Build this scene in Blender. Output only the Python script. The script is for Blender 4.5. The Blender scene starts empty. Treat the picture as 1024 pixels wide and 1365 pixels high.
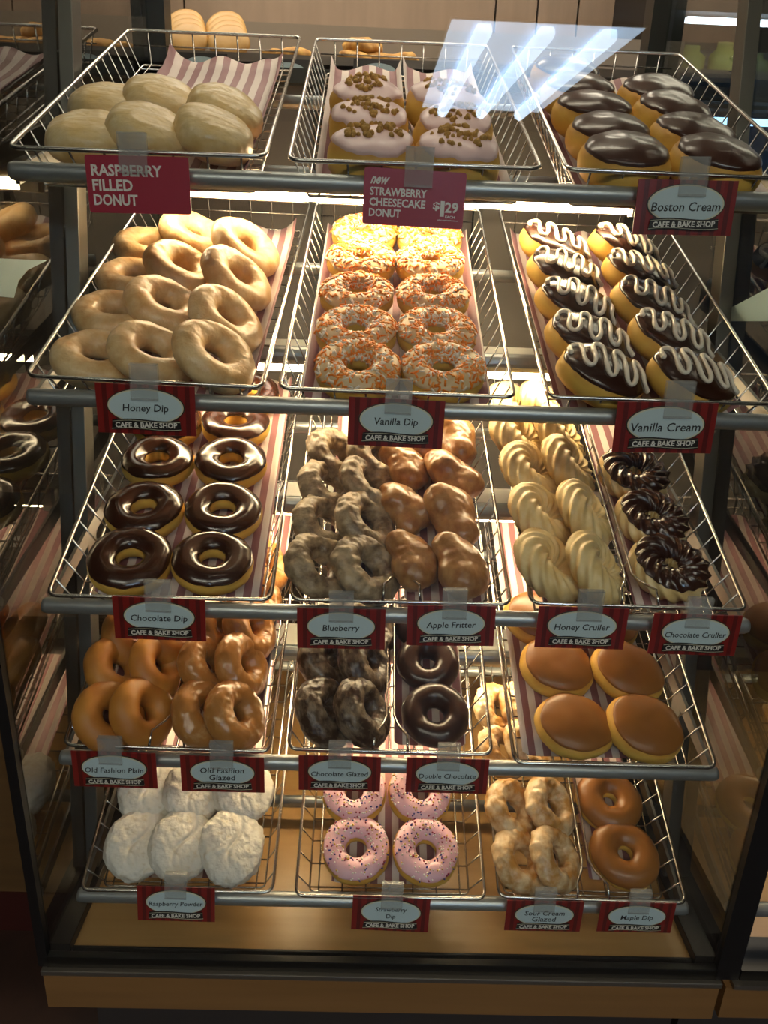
import bpy, math, random
import numpy as np
from mathutils import Vector, Matrix, noise

random.seed(7)
C = bpy.context.scene.collection
sc = bpy.context.scene

# ------------------------------------------------------------------ camera
FPX, CAMZ = 998.8, 1.5
PITCH, YAW, ROLL = math.radians(20.0), 0.0223, 0.0400
FWD = Vector((math.sin(YAW)*math.cos(PITCH), math.cos(YAW)*math.cos(PITCH), -math.sin(PITCH)))
_r = Vector((math.cos(YAW), -math.sin(YAW), 0.0)); _u = _r.cross(FWD)
RGT = _r*math.cos(ROLL) + _u*math.sin(ROLL)
UPV = _u*math.cos(ROLL) - _r*math.sin(ROLL)
EYE = Vector((0, 0, CAMZ))
cd = bpy.data.cameras.new('camera'); cam = bpy.data.objects.new('camera', cd); C.objects.link(cam)
cd.sensor_fit = 'HORIZONTAL'; cd.sensor_width = 36.0; cd.lens = FPX/1024*36.0
cd.clip_start = 0.02; cd.clip_end = 60
cam.matrix_world = Matrix(((RGT.x, UPV.x, -FWD.x, EYE.x), (RGT.y, UPV.y, -FWD.y, EYE.y), (RGT.z, UPV.z, -FWD.z, EYE.z), (0, 0, 0, 1)))
sc.camera = cam

def ray(px, py):
    return (FWD + RGT*((px-512)/FPX) - UPV*((py-682.5)/FPX))
def at_y(px, py, Y):
    d = ray(px, py); return EYE + d*(Y/d.y)
def at_x(px, py, X):
    d = ray(px, py); return EYE + d*(X/d.x)

# ------------------------------------------------------------------ world, view
w = bpy.data.worlds.new('room_light'); sc.world = w; w.use_nodes = True
w.node_tree.nodes['Background'].inputs[0].default_value = (0.60, 0.66, 0.72, 1)
w.node_tree.nodes['Background'].inputs[1].default_value = 0.10
vs = sc.view_settings
sc.display_settings.display_device = 'sRGB'
vs.view_transform = 'Standard'; vs.look = 'None'; vs.gamma = 1.0; vs.use_curve_mapping = False
vs.exposure = 0.22
sc.cycles.use_denoising = True
sc.cycles.max_bounces = 10; sc.cycles.transparent_max_bounces = 16
sc.cycles.caustics_reflective = False; sc.cycles.caustics_refractive = False
sc.cycles.sample_clamp_indirect = 4.0

TUBE_POWER = 66.0         # fluorescent tubes under the shelves
ADDED_TUBE_POWER = 40.0      # unseen tube added under the roof to light the top row
FRONT_FILL_POWER = 9.0          # unseen fill panels added in front of the case
BACK_FILL_POWER = 9.0          # unseen fill panels added over the aisle behind the case
CEIL_POWER = 14.0          # ceiling fixture of the shop

# ------------------------------------------------------------------ materials
def lin(h):
    h = h.lstrip('#'); o = []
    for i in (0, 2, 4):
        c = int(h[i:i+2], 16)/255
        o.append(c/12.92 if c <= .04045 else ((c+.055)/1.055)**2.4)
    return (*o, 1)

class Mat:
    def __init__(s, name):
        s.m = bpy.data.materials.new(name); s.m.use_nodes = True
        s.t = s.m.node_tree; s.n = s.t.nodes; s.b = s.n['Principled BSDF']
        s._co = None
    def node(s, kind, **kw):
        nd = s.n.new(kind)
        for k, v in kw.items(): setattr(nd, k, v)
        return nd
    def link(s, a, b): s.t.links.new(a, b)
    def co(s):
        if s._co is None: s._co = s.node('ShaderNodeTexCoord')
        return s._co.outputs['Object']
    def noise(s, scale, detail=3, rough=.55):
        nd = s.node('ShaderNodeTexNoise'); nd.inputs['Scale'].default_value = scale
        nd.inputs['Detail'].default_value = detail; nd.inputs['Roughness'].default_value = rough
        s.link(s.co(), nd.inputs['Vector']); return nd.outputs['Fac']
    def ramp(s, src, stops):
        r = s.node('ShaderNodeValToRGB'); e = r.color_ramp.elements
        while len(e) < len(stops): e.new(.5)
        for el, (p, c) in zip(e, stops): el.position = p; el.color = c
        s.link(src, r.inputs[0]); return r.outputs[0]
    def bump(s, src, strength, dist):
        b = s.node('ShaderNodeBump'); b.inputs['Strength'].default_value = strength; b.inputs['Distance'].default_value = dist
        s.link(src, b.inputs['Height']); s.link(b.outputs[0], s.b.inputs['Normal'])

def mat(name, col, rough=.5, metal=0., spec=.5, coat=0., var=None, scale=60, bump=0., bscale=90, bdist=.001, sss=0.):
    M = Mat(name); b = M.b
    b.inputs['Base Color'].default_value = lin(col)
    b.inputs['Roughness'].default_value = rough; b.inputs['Metallic'].default_value = metal
    b.inputs['Specular IOR Level'].default_value = spec
    b.inputs['Coat Weight'].default_value = coat; b.inputs['Coat Roughness'].default_value = .12
    if var: M.link(M.ramp(M.noise(scale), [(.35, lin(col)), (.68, lin(var))]), b.inputs['Base Color'])
    if bump: M.bump(M.noise(bscale, 4), bump, bdist)
    return M.m

def emit(name, col, power):
    M = Mat(name); M.b.inputs['Base Color'].default_value = lin(col)
    M.b.inputs['Emission Color'].default_value = lin(col); M.b.inputs['Emission Strength'].default_value = power
    return M.m

def glass(name, tint=(.94, .96, .95, 1), boost=1.0, rough=0.0):
    """thin pane: transparent with the reflection of its two faces"""
    M = Mat(name); M.n.remove(M.b)
    tr = M.node('ShaderNodeBsdfTransparent'); tr.inputs[0].default_value = tint
    gl = M.node('ShaderNodeBsdfGlossy'); gl.inputs['Roughness'].default_value = rough
    fr = M.node('ShaderNodeLayerWeight'); fr.inputs[0].default_value = .5
    pw = M.node('ShaderNodeMath', operation='POWER'); pw.inputs[1].default_value = 4.0; M.link(fr.outputs['Facing'], pw.inputs[0])
    mu = M.node('ShaderNodeMath', operation='MULTIPLY_ADD', use_clamp=True); mu.inputs[1].default_value = .9; mu.inputs[2].default_value = .04*boost
    mx = M.node('ShaderNodeMixShader')
    M.link(pw.outputs[0], mu.inputs[0]); M.link(mu.outputs[0], mx.inputs[0])
    M.link(tr.outputs[0], mx.inputs[1]); M.link(gl.outputs[0], mx.inputs[2])
    M.link(mx.outputs[0], M.n['Material Output'].inputs[0])
    return M.m

def stripes(name, c1, c2, period, duty=.5, axis=0, rough=.6, jitter=0.):
    M = Mat(name); sx = M.node('ShaderNodeSeparateXYZ'); M.link(M.co(), sx.inputs[0])
    d = M.node('ShaderNodeMath', operation='DIVIDE'); d.inputs[1].default_value = period; M.link(sx.outputs[axis], d.inputs[0])
    a = M.node('ShaderNodeMath', operation='ADD'); a.inputs[1].default_value = 100.25; M.link(d.outputs[0], a.inputs[0])
    f = M.node('ShaderNodeMath', operation='FRACT'); M.link(a.outputs[0], f.inputs[0])
    g = M.node('ShaderNodeMath', operation='GREATER_THAN'); g.inputs[1].default_value = duty; M.link(f.outputs[0], g.inputs[0])
    mx = M.node('ShaderNodeMix', data_type='RGBA'); M.link(g.outputs[0], mx.inputs[0])
    mx.inputs[6].default_value = lin(c1); mx.inputs[7].default_value = lin(c2)
    M.link(mx.outputs[2], M.b.inputs['Base Color']); M.b.inputs['Roughness'].default_value = rough
    return M.m

def woodmat(name, c1, c2, rough=.45, sx=3., sz=40.):
    M = Mat(name); mp = M.node('ShaderNodeMapping'); mp.inputs['Scale'].default_value = (sx, sz, sz)
    M.link(M.co(), mp.inputs[0]); nz = M.node('ShaderNodeTexNoise'); nz.inputs['Scale'].default_value = 1.0; nz.inputs['Detail'].default_value = 5
    M.link(mp.outputs[0], nz.inputs['Vector'])
    M.link(M.ramp(nz.outputs[0], [(.3, lin(c1)), (.7, lin(c2))]), M.b.inputs['Base Color'])
    M.b.inputs['Roughness'].default_value = rough
    return M.m

def bunmat(name, side, top, rough=.5, spec=.4, z0=.35, z1=.75, bump=.25, bscale=70, coat=0.):
    """fried dough: pale side band, browner crust above and below (baked in by frying, it stays when the light moves)"""
    M = Mat(name); tc = M.node('ShaderNodeTexCoord'); s = M.node('ShaderNodeSeparateXYZ'); M.link(tc.outputs['Generated'], s.inputs[0])
    sub = M.node('ShaderNodeMath', operation='SUBTRACT'); sub.inputs[1].default_value = .47; M.link(s.outputs[2], sub.inputs[0])
    ab = M.node('ShaderNodeMath', operation='ABSOLUTE'); M.link(sub.outputs[0], ab.inputs[0])
    nz = M.noise(55, 3); ad = M.node('ShaderNodeMath', operation='MULTIPLY_ADD'); ad.inputs[1].default_value = .22
    M.link(nz, ad.inputs[0]); M.link(ab.outputs[0], ad.inputs[2])
    M.link(M.ramp(ad.outputs[0], [(z0*.5+.05, lin(side)), (z1*.5+.05, lin(top))]), M.b.inputs['Base Color'])
    M.b.inputs['Roughness'].default_value = rough; M.b.inputs['Specular IOR Level'].default_value = spec
    M.b.inputs['Coat Weight'].default_value = coat; M.b.inputs['Coat Roughness'].default_value = .25
    if bump: M.bump(M.noise(bscale, 4), bump, .002)
    return M.m

def glazemat(name, base, glaze, thr=(.42, .6), scale=40, rough=.4, bump=.5, bscale=110, coat=.25, stretch=(1, 1, 1)):
    """patchy sugar glaze over dough"""
    M = Mat(name); mp = M.node('ShaderNodeMapping'); mp.inputs['Scale'].default_value = stretch; M.link(M.co(), mp.inputs[0])
    nz = M.node('ShaderNodeTexNoise'); nz.inputs['Scale'].default_value = scale; nz.inputs['Detail'].default_value = 5; nz.inputs['Roughness'].default_value = .65
    M.link(mp.outputs[0], nz.inputs['Vector'])
    M.link(M.ramp(nz.outputs[0], [(thr[0], lin(base)), (thr[1], lin(glaze))]), M.b.inputs['Base Color'])
    M.b.inputs['Roughness'].default_value = rough; M.b.inputs['Coat Weight'].default_value = coat; M.b.inputs['Coat Roughness'].default_value = .25
    n2 = M.node('ShaderNodeTexNoise'); n2.inputs['Scale'].default_value = bscale; n2.inputs['Detail'].default_value = 3
    M.link(mp.outputs[0], n2.inputs['Vector'])
    M.bump(n2.outputs[0], bump, .002)
    return M.m

MT = {}
MT['chrome'] = mat('chrome wire', '#c9c6c0', .22, 1.)
MT['rail'] = mat('brushed steel rail', '#a8acab', .38, .75)
MT['steel'] = mat('grey steel bracket', '#6d6a64', .45, .8)
MT['post'] = mat('satin aluminium post', '#6f6c64', .45, .8)
MT['black'] = mat('black gasket', '#0c0b0a', .45)
MT['darkmetal'] = mat('dark bronze channel', '#23221e', .35, .6)
MT['strip'] = mat('dull metal edge strip', '#8b8577', .4, .9)
MT['white'] = mat('white enamel', '#e6e2d6', .45)
MT['wood'] = woodmat('maple laminate deck', '#a67d47', '#b68d55', .35)
MT['woodfront'] = woodmat('maple laminate front', '#705029', '#7c5a31', .5)
MT['wallwood'] = woodmat('brown panelling', '#8f7763', '#9b826d', .5, 30., 4.)
MT['backpanel'] = mat('grey brown door panel', '#3b352e', .5, .2, var='#443d35', scale=6)
MT['backdark'] = mat('dark brown case back', '#2b211a', .5)
MT['dark'] = mat('dark shop shade', '#2a2420', .7)
MT['glass'] = glass('clear glass pane')
MT['sideglass'] = glass('tinted side glass pane', (.62, .64, .62, 1), 3.8)
MT['liner'] = stripes('striped deli paper', '#8e5f60', '#d9c8bd', .0195, .5, 0)
MT['card'] = stripes('red striped card', '#841b15', '#5c120e', .0125, .6, 0, .35)
MT['promo'] = mat('plain red card', '#a3243a', .35)
MT['oval'] = mat('pale card oval', '#c3d4d6', .4)
MT['oval_edge'] = mat('dark oval outline', '#2c2a1c', .4)
MT['cream'] = mat('cream print', '#d8d0b2', .4)
MT['banner'] = mat('black ribbon print', '#14100e', .4)
MT['ink'] = mat('black ink', '#17191c', .5)
MT['lettering'] = mat('white print', '#e8e2d6', .5)
MT['clip'] = None
MT['tube'] = emit('lit fluorescent tube', '#ffe2b4', TUBE_POWER)
MT['addedtube'] = emit('added top tube', '#fff0d8', ADDED_TUBE_POWER)
MT['ceil'] = emit('cool ceiling tube', '#cfe6ff', CEIL_POWER)
MT['ceilpanel'] = emit('cool ceiling diffuser', '#cfe6ff', CEIL_POWER*.45)
MT['frontfill'] = emit('warm white fill panel', '#fff4e4', FRONT_FILL_POWER)
MT['backfill'] = emit('warm fill panel', '#ffeed6', BACK_FILL_POWER)
MT['fridgelamp'] = emit('cold white strip light', '#dfeaff', 20.0)
MT['bluelamp'] = emit('pale blue strip light', '#8fc4ff', 12.0)
# doughs and icings
MT['yeast'] = bunmat('yeast dough', '#e0b352', '#c58f3c', .55, .3)
MT['raspberry'] = glazemat('pale glazed bun', '#d9b472', '#ecd2a0', (.35, .65), 22, .34, .6, 60, .15, (1, 2.2, 1))
MT['honey'] = glazemat('thin honey glaze', '#d0a061', '#e6c592', (.36, .62), 34, .42, .7, 90, .18)
MT['plain'] = mat('old fashioned plain crust', '#b3702a', .5, var='#c58535', scale=30, bump=.2, bscale=60)
MT['oldglaze'] = glazemat('old fashioned sugar glaze', '#b07638', '#d0a470', (.52, .76), 42, .3, .5, 70, .35, (1, 1, 2))
MT['choc'] = mat('dark chocolate fondant', '#2f160b', .22, spec=.5, coat=.35, var='#371b0f', scale=30, bump=.06, bscale=25)
MT['choc_dull'] = mat('set chocolate fondant', '#3a2118', .3, spec=.5, coat=.2, var='#45291f', scale=30, bump=.12, bscale=30)
MT['maple'] = mat('maple fondant', '#8b5520', .4, spec=.4, coat=.10, var='#956028', scale=18, bump=.06, bscale=40)
MT['vanilla'] = mat('vanilla fondant', '#dcbf93', .45)
MT['pink'] = mat('pink strawberry fondant', '#e8b3bc', .42, coat=.08, var='#ecbcc3', scale=30, bump=.08, bscale=40)
MT['palepink'] = mat('pale pink fondant', '#e0bdb8', .4, coat=.1, var='#e6c6c0', scale=25, bump=.12, bscale=35)
MT['drizzle'] = mat('white icing line', '#efe2cc', .35)
MT['crumb'] = mat('graham crumb', '#bb9048', .8, var='#a27936', scale=200)
MT['sp_white'] = mat('white sprinkle', '#f0e6d6', .5)
MT['sp_orange'] = mat('orange sprinkle', '#f0820c', .5)
MT['sp_paleorange'] = mat('pale orange sprinkle', '#f2a04a', .5)
for k, c in (('sp_blue', '#3d3a86'), ('sp_red', '#a33446'), ('sp_yellow', '#e0b850'), ('sp_brown', '#5a3340')): MT[k] = mat(k.replace('sp_', '') + ' nonpareil', c, .5)
MT['blueberry'] = glazemat('greyish blueberry glaze', '#5c4630', '#b39b78', (.36, .62), 40, .5, .9, 90, .08)
MT['fritter'] = glazemat('brown fritter glaze', '#8f5c2c', '#b98a55', (.36, .62), 30, .32, .5, 70, .25)
MT['cruller'] = glazemat('cruller choux crust', '#e0bd78', '#f0d69c', (.35, .65), 40, .45, .3, 120, .08)
MT['chocglaze'] = glazemat('chocolate cake glaze', '#35210f', '#8d7a62', (.46, .70), 45, .36, .8, 90, .12, (1, 1, 2))
MT['double'] = mat('double chocolate icing', '#2b150d', .3, coat=.2, var='#351c12', scale=40, bump=.15, bscale=40)
MT['sour'] = glazemat('sour cream cake glaze', '#b8843f', '#e3c79c', (.40, .60), 36, .4, .8, 90, .12)
MT['powder'] = glazemat('powdered sugar', '#c6b490', '#e6dfd0', (.24, .46), 90, .9, .9, 140, 0.)
MT['bagel'] = mat('pale bagel crust', '#b98f4c', .5, var='#a67a38', scale=25)
MT['cookie'] = mat('pale cookie', '#c99c4c', .7, var='#9c6a2c', scale=60, bump=.4, bscale=60)

Mc = Mat('clear plastic'); Mc.n.remove(Mc.b)
_t = Mc.node('ShaderNodeBsdfTransparent'); _t.inputs[0].default_value = (.9, .9, .9, 1)
_d = Mc.node('ShaderNodeBsdfPrincipled'); _d.inputs['Base Color'].default_value = (.86, .86, .82, 1); _d.inputs['Roughness'].default_value = .15
_x = Mc.node('ShaderNodeMixShader'); _x.inputs[0].default_value = .13
Mc.link(_t.outputs[0], _x.inputs[1]); Mc.link(_d.outputs[0], _x.inputs[2]); Mc.link(_x.outputs[0], Mc.n['Material Output'].inputs[0])
MT['clip'] = Mc.m

# ------------------------------------------------------------------ mesh helpers
class MB:
    def __init__(s): s.v = []; s.f = []; s.mi = []
    def add(s, v, f, m=0):
        o = len(s.v); s.v += [tuple(p) for p in v]; s.f += [tuple(i+o for i in q) for q in f]; s.mi += [m]*len(f); return s
    def box(s, x0, x1, y0, y1, z0, z1, m=0):
        v = [(x, y, z) for z in (z0, z1) for y in (y0, y1) for x in (x0, x1)]
        return s.add(v, [(0, 2, 3, 1), (4, 5, 7, 6), (0, 1, 5, 4), (2, 6, 7, 3), (0, 4, 6, 2), (1, 3, 7, 5)], m)
    def tube(s, pts, r, n=6, closed=False, m=0, caps=True, radii=None):
        P = [Vector(p) for p in pts]; L = len(P); V = []; nrm = None
        for i in range(L):
            a = P[(i-1) % L] if (closed or i > 0) else P[i]; b = P[(i+1) % L] if (closed or i < L-1) else P[i]
            t = (b-a).normalized()
            if nrm is None:
                nrm = t.orthogonal().normalized()
            nrm = (nrm - t*nrm.dot(t)); nrm = nrm.normalized() if nrm.length > 1e-6 else t.orthogonal().normalized()
            bi = t.cross(nrm); rr = radii[i] if radii else r
            for k in range(n):
                an = 2*math.pi*k/n; V.append(P[i] + (nrm*math.cos(an) + bi*math.sin(an))*rr)
        F = []
        for i in range(L if closed else L-1):
            j = (i+1) % L
            for k in range(n):
                F.append((i*n+k, i*n+(k+1) % n, j*n+(k+1) % n, j*n+k))
        if not closed and caps:
            F.append(tuple(range(n-1, -1, -1))); F.append(tuple((L-1)*n+k for k in range(n)))
        return s.add(V, F, m)
    def prism(s, outline, y0, y1, m=0):
        """outline in x,z; extruded along y (front y0)"""
        n = len(outline); V = [(x, y0, z) for x, z in outline] + [(x, y1, z) for x, z in outline]
        F = [tuple(range(n)), tuple(range(2*n-1, n-1, -1))] + [(i, n+i, n+(i+1) % n, (i+1) % n) for i in range(n)]
        return s.add(V, F, m)
    def grid(s, fn, nu, nv, cu=True, cv=True, m=0):
        """fn(i, j) -> point"""
        V = [fn(i, j) for i in range(nu) for j in range(nv)]; F = []
        for i in range(nu if cu else nu-1):
            for j in range(nv if cv else nv-1):
                a = i*nv+j; b = ((i+1) % nu)*nv+j; c = ((i+1) % nu)*nv+(j+1) % nv; d = i*nv+(j+1) % nv
                F.append((a, b, c, d))
        return s.add(V, F, m)
    def mesh(s, name, mats, smooth=True):
        me = bpy.data.meshes.new(name); me.from_pydata(s.v, [], s.f)
        for x in (mats if isinstance(mats, (list, tuple)) else [mats]): me.materials.append(x)
        if any(s.mi): me.polygons.foreach_set('material_index', s.mi)
        if smooth: me.polygons.foreach_set('use_smooth', [True]*len(s.f))
        me.update(); return me

def link(name, me, parent=None, mtx=None):
    o = bpy.data.objects.new(name, me); C.objects.link(o)
    if parent: o.parent = parent
    if mtx is not None: o.matrix_local = mtx
    return o
def build(name, mb, m, parent=None, mtx=None, smooth=True, bevel=0.):
    o = link(name, mb.mesh(name, m, smooth), parent, mtx)
    if bevel:
        b = o.modifiers.new('bevel', 'BEVEL'); b.width = bevel; b.segments = 2; b.limit_method = 'ANGLE'
    return o
def tag(o, label=None, cat=None, group=None, kind=None):
    if label: o['label'] = label
    if cat: o['category'] = cat
    if group: o['group'] = group
    if kind: o['kind'] = kind
    return o
def empty(name, mtx):
    o = bpy.data.objects.new(name, None); C.objects.link(o); o.matrix_world = mtx; o.empty_display_size = .02
    return o
def T(x, y, z): return Matrix.Translation((x, y, z))
def RX(a): return Matrix.Rotation(a, 4, 'X')
def RY(a): return Matrix.Rotation(a, 4, 'Y')
def RZ(a): return Matrix.Rotation(a, 4, 'Z')

# ------------------------------------------------------------------ layout of the case
XL, XR = -.388, .468            # the two glass ends
YG = .703                       # front glass
ZB = CAMZ - .868                # top of the deck
YB = 1.46                       # back of the case
TH = .4182                      # slope of the baskets
BW, BD = .245, .4846            # basket rim
ROWY = [.7986, .7776, .7502, .7442, .7414]
ROWZ = [CAMZ+z for z in (.0696, -.1490, -.3797, -.5813, -.7959)]
BX = [[-.2335, .0353, .3061], [-.2367, .0262, .3078], [-.2274, .0401, .3086], [-.2314, .0358, .3071], [-.2299, .0450, .3078]]
BA = [[.0166, .0185, 0], [-.0248, -.0072, .0048], [.0123, .0108, -.0035], [-.0084, -.0028, .0003], [.0099, .0039, -.0139]]
BS = [[.0006, -.001, .0024], [.0018, -.0022, .0011], [-.0035, .0006, .0043], [.0019, .0048, -.0051], [-.0016, -.0037, -.0016]]
FLOORN = -.042
def basket_mtx(i, j):
    s = BS[i][j]
    return T(BX[i][j], ROWY[i] + s*math.cos(TH), ROWZ[i] + s*math.sin(TH)) @ RX(TH) @ RZ(BA[i][j])
def in_basket(i, j, px, py, n):
    """the point of the plane at height n in a basket seen at a pixel, in the basket's own frame"""
    M = basket_mtx(i, j); Mi = M.inverted(); o = Mi @ EYE; d = Mi.to_3x3() @ ray(px, py)
    t = (n - o.z)/d.z; return o + d*t

# ------------------------------------------------------------------ setting: shop
def structure(name, mb, m, **k):
    o = build(name, mb, m, smooth=False, **k); o['kind'] = 'structure'; return o
structure('floor', MB().box(-4, 4, -8, 4.2, -.05, 0), mat('dark brown floor tile', '#3a2418', .6, var='#2c1b12', scale=8))
structure('ceiling', MB().box(-4, 4, -8, 4.2, 2.7, 2.75), mat('grey ceiling tile', '#6d665c', .9))
wb = structure('wall_back', MB().box(-4, 4, 4.0, 4.1, 0, 2.7), MT['wallwood'])
structure('wall_left', MB().box(-4.1, -4, -8, 4.1, 0, 2.7), MT['dark'])
structure('wall_right', MB().box(4, 4.1, -8, 4.1, 0, 2.7), MT['dark'])
structure('wall_front', MB().box(-4, 4, -8.1, -8, 0, 2.7), mat('tan shop wall', '#a59680', .7))

# ceiling: one fixture reflected in the glass, plus unseen panels added for fill light
def ceiling_light(x, y, hx, hy, label, pan, tubes):
    fx = empty('ceiling_light', T(x, y, 2.69)); tag(fx, label, 'ceiling light')
    build('housing', MB().box(-hx, hx, -hy, hy, -.012, 0), MT['white'], fx, smooth=False)
    build('diffuser', MB().box(-hx+.01, hx-.01, -hy+.01, hy-.01, -.016, -.0125), pan, fx, smooth=False)
    for q in tubes:
        build('tube', MB().tube([(q, -hy+.05, -.05), (q, hy-.05, -.05)], .05, 10), MT['ceil'], fx)
ceiling_light(.93, -5.0, .56, 1.5, 'long ceiling fixture with three cool white tubes above the customers', MT['ceilpanel'], (-.36, 0, .36))
ceiling_light(-.75, -1.3, .6, .3, 'unseen ceiling panel added as fill light above the case end beside the counter', MT['frontfill'], ())
ceiling_light(.85, -1.3, .6, .3, 'unseen ceiling panel added as fill light above the middle of the two cases', MT['frontfill'], ())

ceiling_light(-.4, 1.80, .6, .3, 'added fill light panel over the aisle behind the case, above the bagels', MT['backfill'], ())  # unseen panels added to brighten the back wall and bagels
ceiling_light(1.1, 1.95, .6, .3, 'added fill light panel over the aisle behind the case, near the chilled cabinet', MT['backfill'], ())

# ------------------------------------------------------------------ the display case
case = empty('display_case', T((XL+XR)/2, YG, ZB)); Ci = case.matrix_world.inverted()
tag(case, 'glass fronted bakery display case with maple deck and front panel', 'display case')
def cpart(name, mb, m, smooth=False, bevel=0.): return build(name, mb, m, case, Ci, smooth, bevel)
cpart('front_glass', MB().box(XL, XR, YG-.003, YG+.003, ZB-.002, 2.25), MT['glass'])
for X in (XL, XR):
    cpart('side_glass', MB().box(X-.003, X+.003, YG+.004, YB, ZB, 2.25), MT['sideglass'])
for X0, X1 in ((XL-.010, XL+.002), (XR-.002, XR+.014)):
    cpart('corner_gasket', MB().box(X0, X1, YG-.006, YG+.008, ZB-.012, 2.25), MT['black'])
cpart('deck', MB().box(XL+.02, XR-.02, YG+.013, YB, ZB-.012, ZB), MT['wood'])
cpart('front_channel', MB().box(XL, XR, YG-.006, YG+.004, ZB-.014, ZB+.004).box(XL, XR, YG+.004, YG+.012, ZB-.014, ZB-.006).box(XL, XR, YG+.010, YG+.014, ZB-.006, ZB+.002), MT['darkmetal'], bevel=.001)
for X0, X1 in ((XL, XL+.028), (XR-.028, XR)):
    cpart('side_channel', MB().box(X0, X1, YG+.005, YB, ZB-.014, ZB+.014), MT['darkmetal'], bevel=.001)
cpart('edge_strip', MB().box(XL-.006, XR+.006, YG-.012, YG-.002, ZB-.021, ZB-.013), MT['strip'], bevel=.001)
cpart('front_panel', MB().box(XL-.004, XR+.004, YG-.010, YG+.01, ZB-.078, ZB-.021), MT['woodfront'])
cpart('cabinet_base', MB().box(XL+.02, XR, YG+.07, YB, .0, ZB-.02), MT['dark'])
cpart('unseen_roof', MB().box(XL, XR, YG+.02, YB, 2.23, 2.25), MT['white'])
bk = cpart('back_door', MB().box(.17, XR-.03, YB-.03, YB-.012, ZB, CAMZ+.24), MT['backpanel'])
bd2 = cpart('back_door', MB().box(XL+.03, .215, YB-.008, YB+.006, ZB, CAMZ+.24), MT['backdark'])
cpart('back_frame', MB().box(XL, XR, YB-.035, YB+.01, CAMZ+.24, CAMZ+.262).box(XL, XL+.03, YB-.035, YB+.01, ZB, CAMZ+.9).box(XR-.03, XR, YB-.035, YB+.01, ZB, CAMZ+.9).box(-.115, -.10, YB-.034, YB-.01, ZB, CAMZ+.24).box(.17, .185, YB-.034, YB-.01, ZB, CAMZ+.24), MT['darkmetal'])

# leaning uprights that carry the shelves
def upright(pA, pB, X, w0, w1):
    a = at_x(*pA, X); b = at_x(*pB, X); d = (b-a)
    top = a - d*((2.2-a.z)/(-d.z)); bot = a + d*((a.z-ZB)/(-d.z)); m = MB()
    for p in (top, bot): m.v += [(x, p.y + yy, p.z) for x, yy in ((w0, 0), (w1, 0), (w1, .03), (w0, .03))]
    m.f = [(0, 1, 5, 4), (1, 2, 6, 5), (2, 3, 7, 6), (3, 0, 4, 7), (0, 3, 2, 1), (4, 5, 6, 7)]; m.mi = [0]*6
    return m, a, d
mL, aL, dL = upright((96, 20), (106, 340), -.367, -.384, -.367)
mR, aR, dR = upright((996, 20), (966, 330), .446, .446, .464)
for m_ in (mL, mR): cpart('upright', m_, MT['post'], bevel=.001)
def up_y(z, a, d): return a.y + d.y*(z-a.z)/d.z

# shelves: front rail, rear rail, brackets; and the lamp under each
FLAV = ['top', 'second', 'third', 'fourth', 'bottom']
RX0, RX1 = -.3607, .4380
for i in range(5):
    ry, rz = ROWY[i]+.0079, ROWZ[i]-.0205
    sh = empty('shelf_rack', T((RX0+RX1)/2, ry, rz)); S = sh.matrix_world.inverted()
    tag(sh, f'steel rail rack carrying the {FLAV[i]} row of donut baskets', 'shelf', 'shelf racks of the case')
    build('front_rail', MB().tube([(RX0, ry, rz), (RX0+.004, ry, rz), (RX1-.004, ry, rz), (RX1, ry, rz)], .0092, 16, radii=[.0078, .0092, .0092, .0078]), MT['rail'], sh, S)
    b = .365; fz = rz + .0205 + b*math.tan(TH) - .043/math.cos(TH) - .011
    build('rear_rail', MB().tube([(RX0, ry+b, fz), (RX1, ry+b, fz)], .0088, 14), MT['rail'], sh, S)
    for X, a, d in ((RX0+.004, aL, dL), (RX1-.004, aR, dR)):
        m = MB(); y0, y1 = ry+.004, ry+b+.03; z0, z1 = rz-.004, fz-.012
        m.add([(X-.002, y0, z0-.008), (X+.002, y0, z0-.008), (X+.002, y0, z0+.008), (X-.002, y0, z0+.008),
               (X-.002, y1, z1-.022), (X+.002, y1, z1-.022), (X+.002, y1, z1+.006), (X-.002, y1, z1+.006)],
              [(0, 1, 2, 3), (7, 6, 5, 4), (0, 4, 5, 1), (1, 5, 6, 2), (2, 6, 7, 3), (3, 7, 4, 0)])
        build('bracket', m, MT['steel'], sh, S, smooth=False)
def lamp(name, label, x0, x1, y, ztop, m, group='fluorescent lamps under the shelves'):
    L = empty(name, T((x0+x1)/2, y, ztop)); S = L.matrix_world.inverted(); tag(L, label, 'lamp', group)
    h = MB().box(x0-.03, x1+.03, y-.033, y+.035, ztop-.004, ztop)
    lip = MB(); n = 8; pr = [(y-.033 - .010*math.sin(math.pi*k/n), ztop - .0125 + .0125*math.cos(math.pi*k/n)) for k in range(n+1)] + [(y-.030, ztop-.025), (y-.030, ztop)]
    V = [(X, a, c) for X in (x0-.03, x1+.03) for a, c in pr]; k = len(pr)
    lip.add(V, [tuple(range(k)), tuple(range(2*k-1, k-1, -1))] + [(q, k+q, k+(q+1) % k, (q+1) % k) for q in range(k)])
    build('housing', h, MT['white'], L, S, smooth=False); build('front_lip', lip, MT['rail'], L, S, smooth=False)
    build('tube', MB().tube([(x0, y, ztop-.032), (x1, y, ztop-.032)], .0075, 12), m, L, S)
    for X in (x0-.014, x1+.014): build('tube_holder', MB().box(X-.012, X+.012, y-.010, y+.010, ztop-.042, ztop-.003), MT['white'], L, S, smooth=False)
LPX = [(600, 268), (690, 472), (390, 662), (650, 868)]
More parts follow.
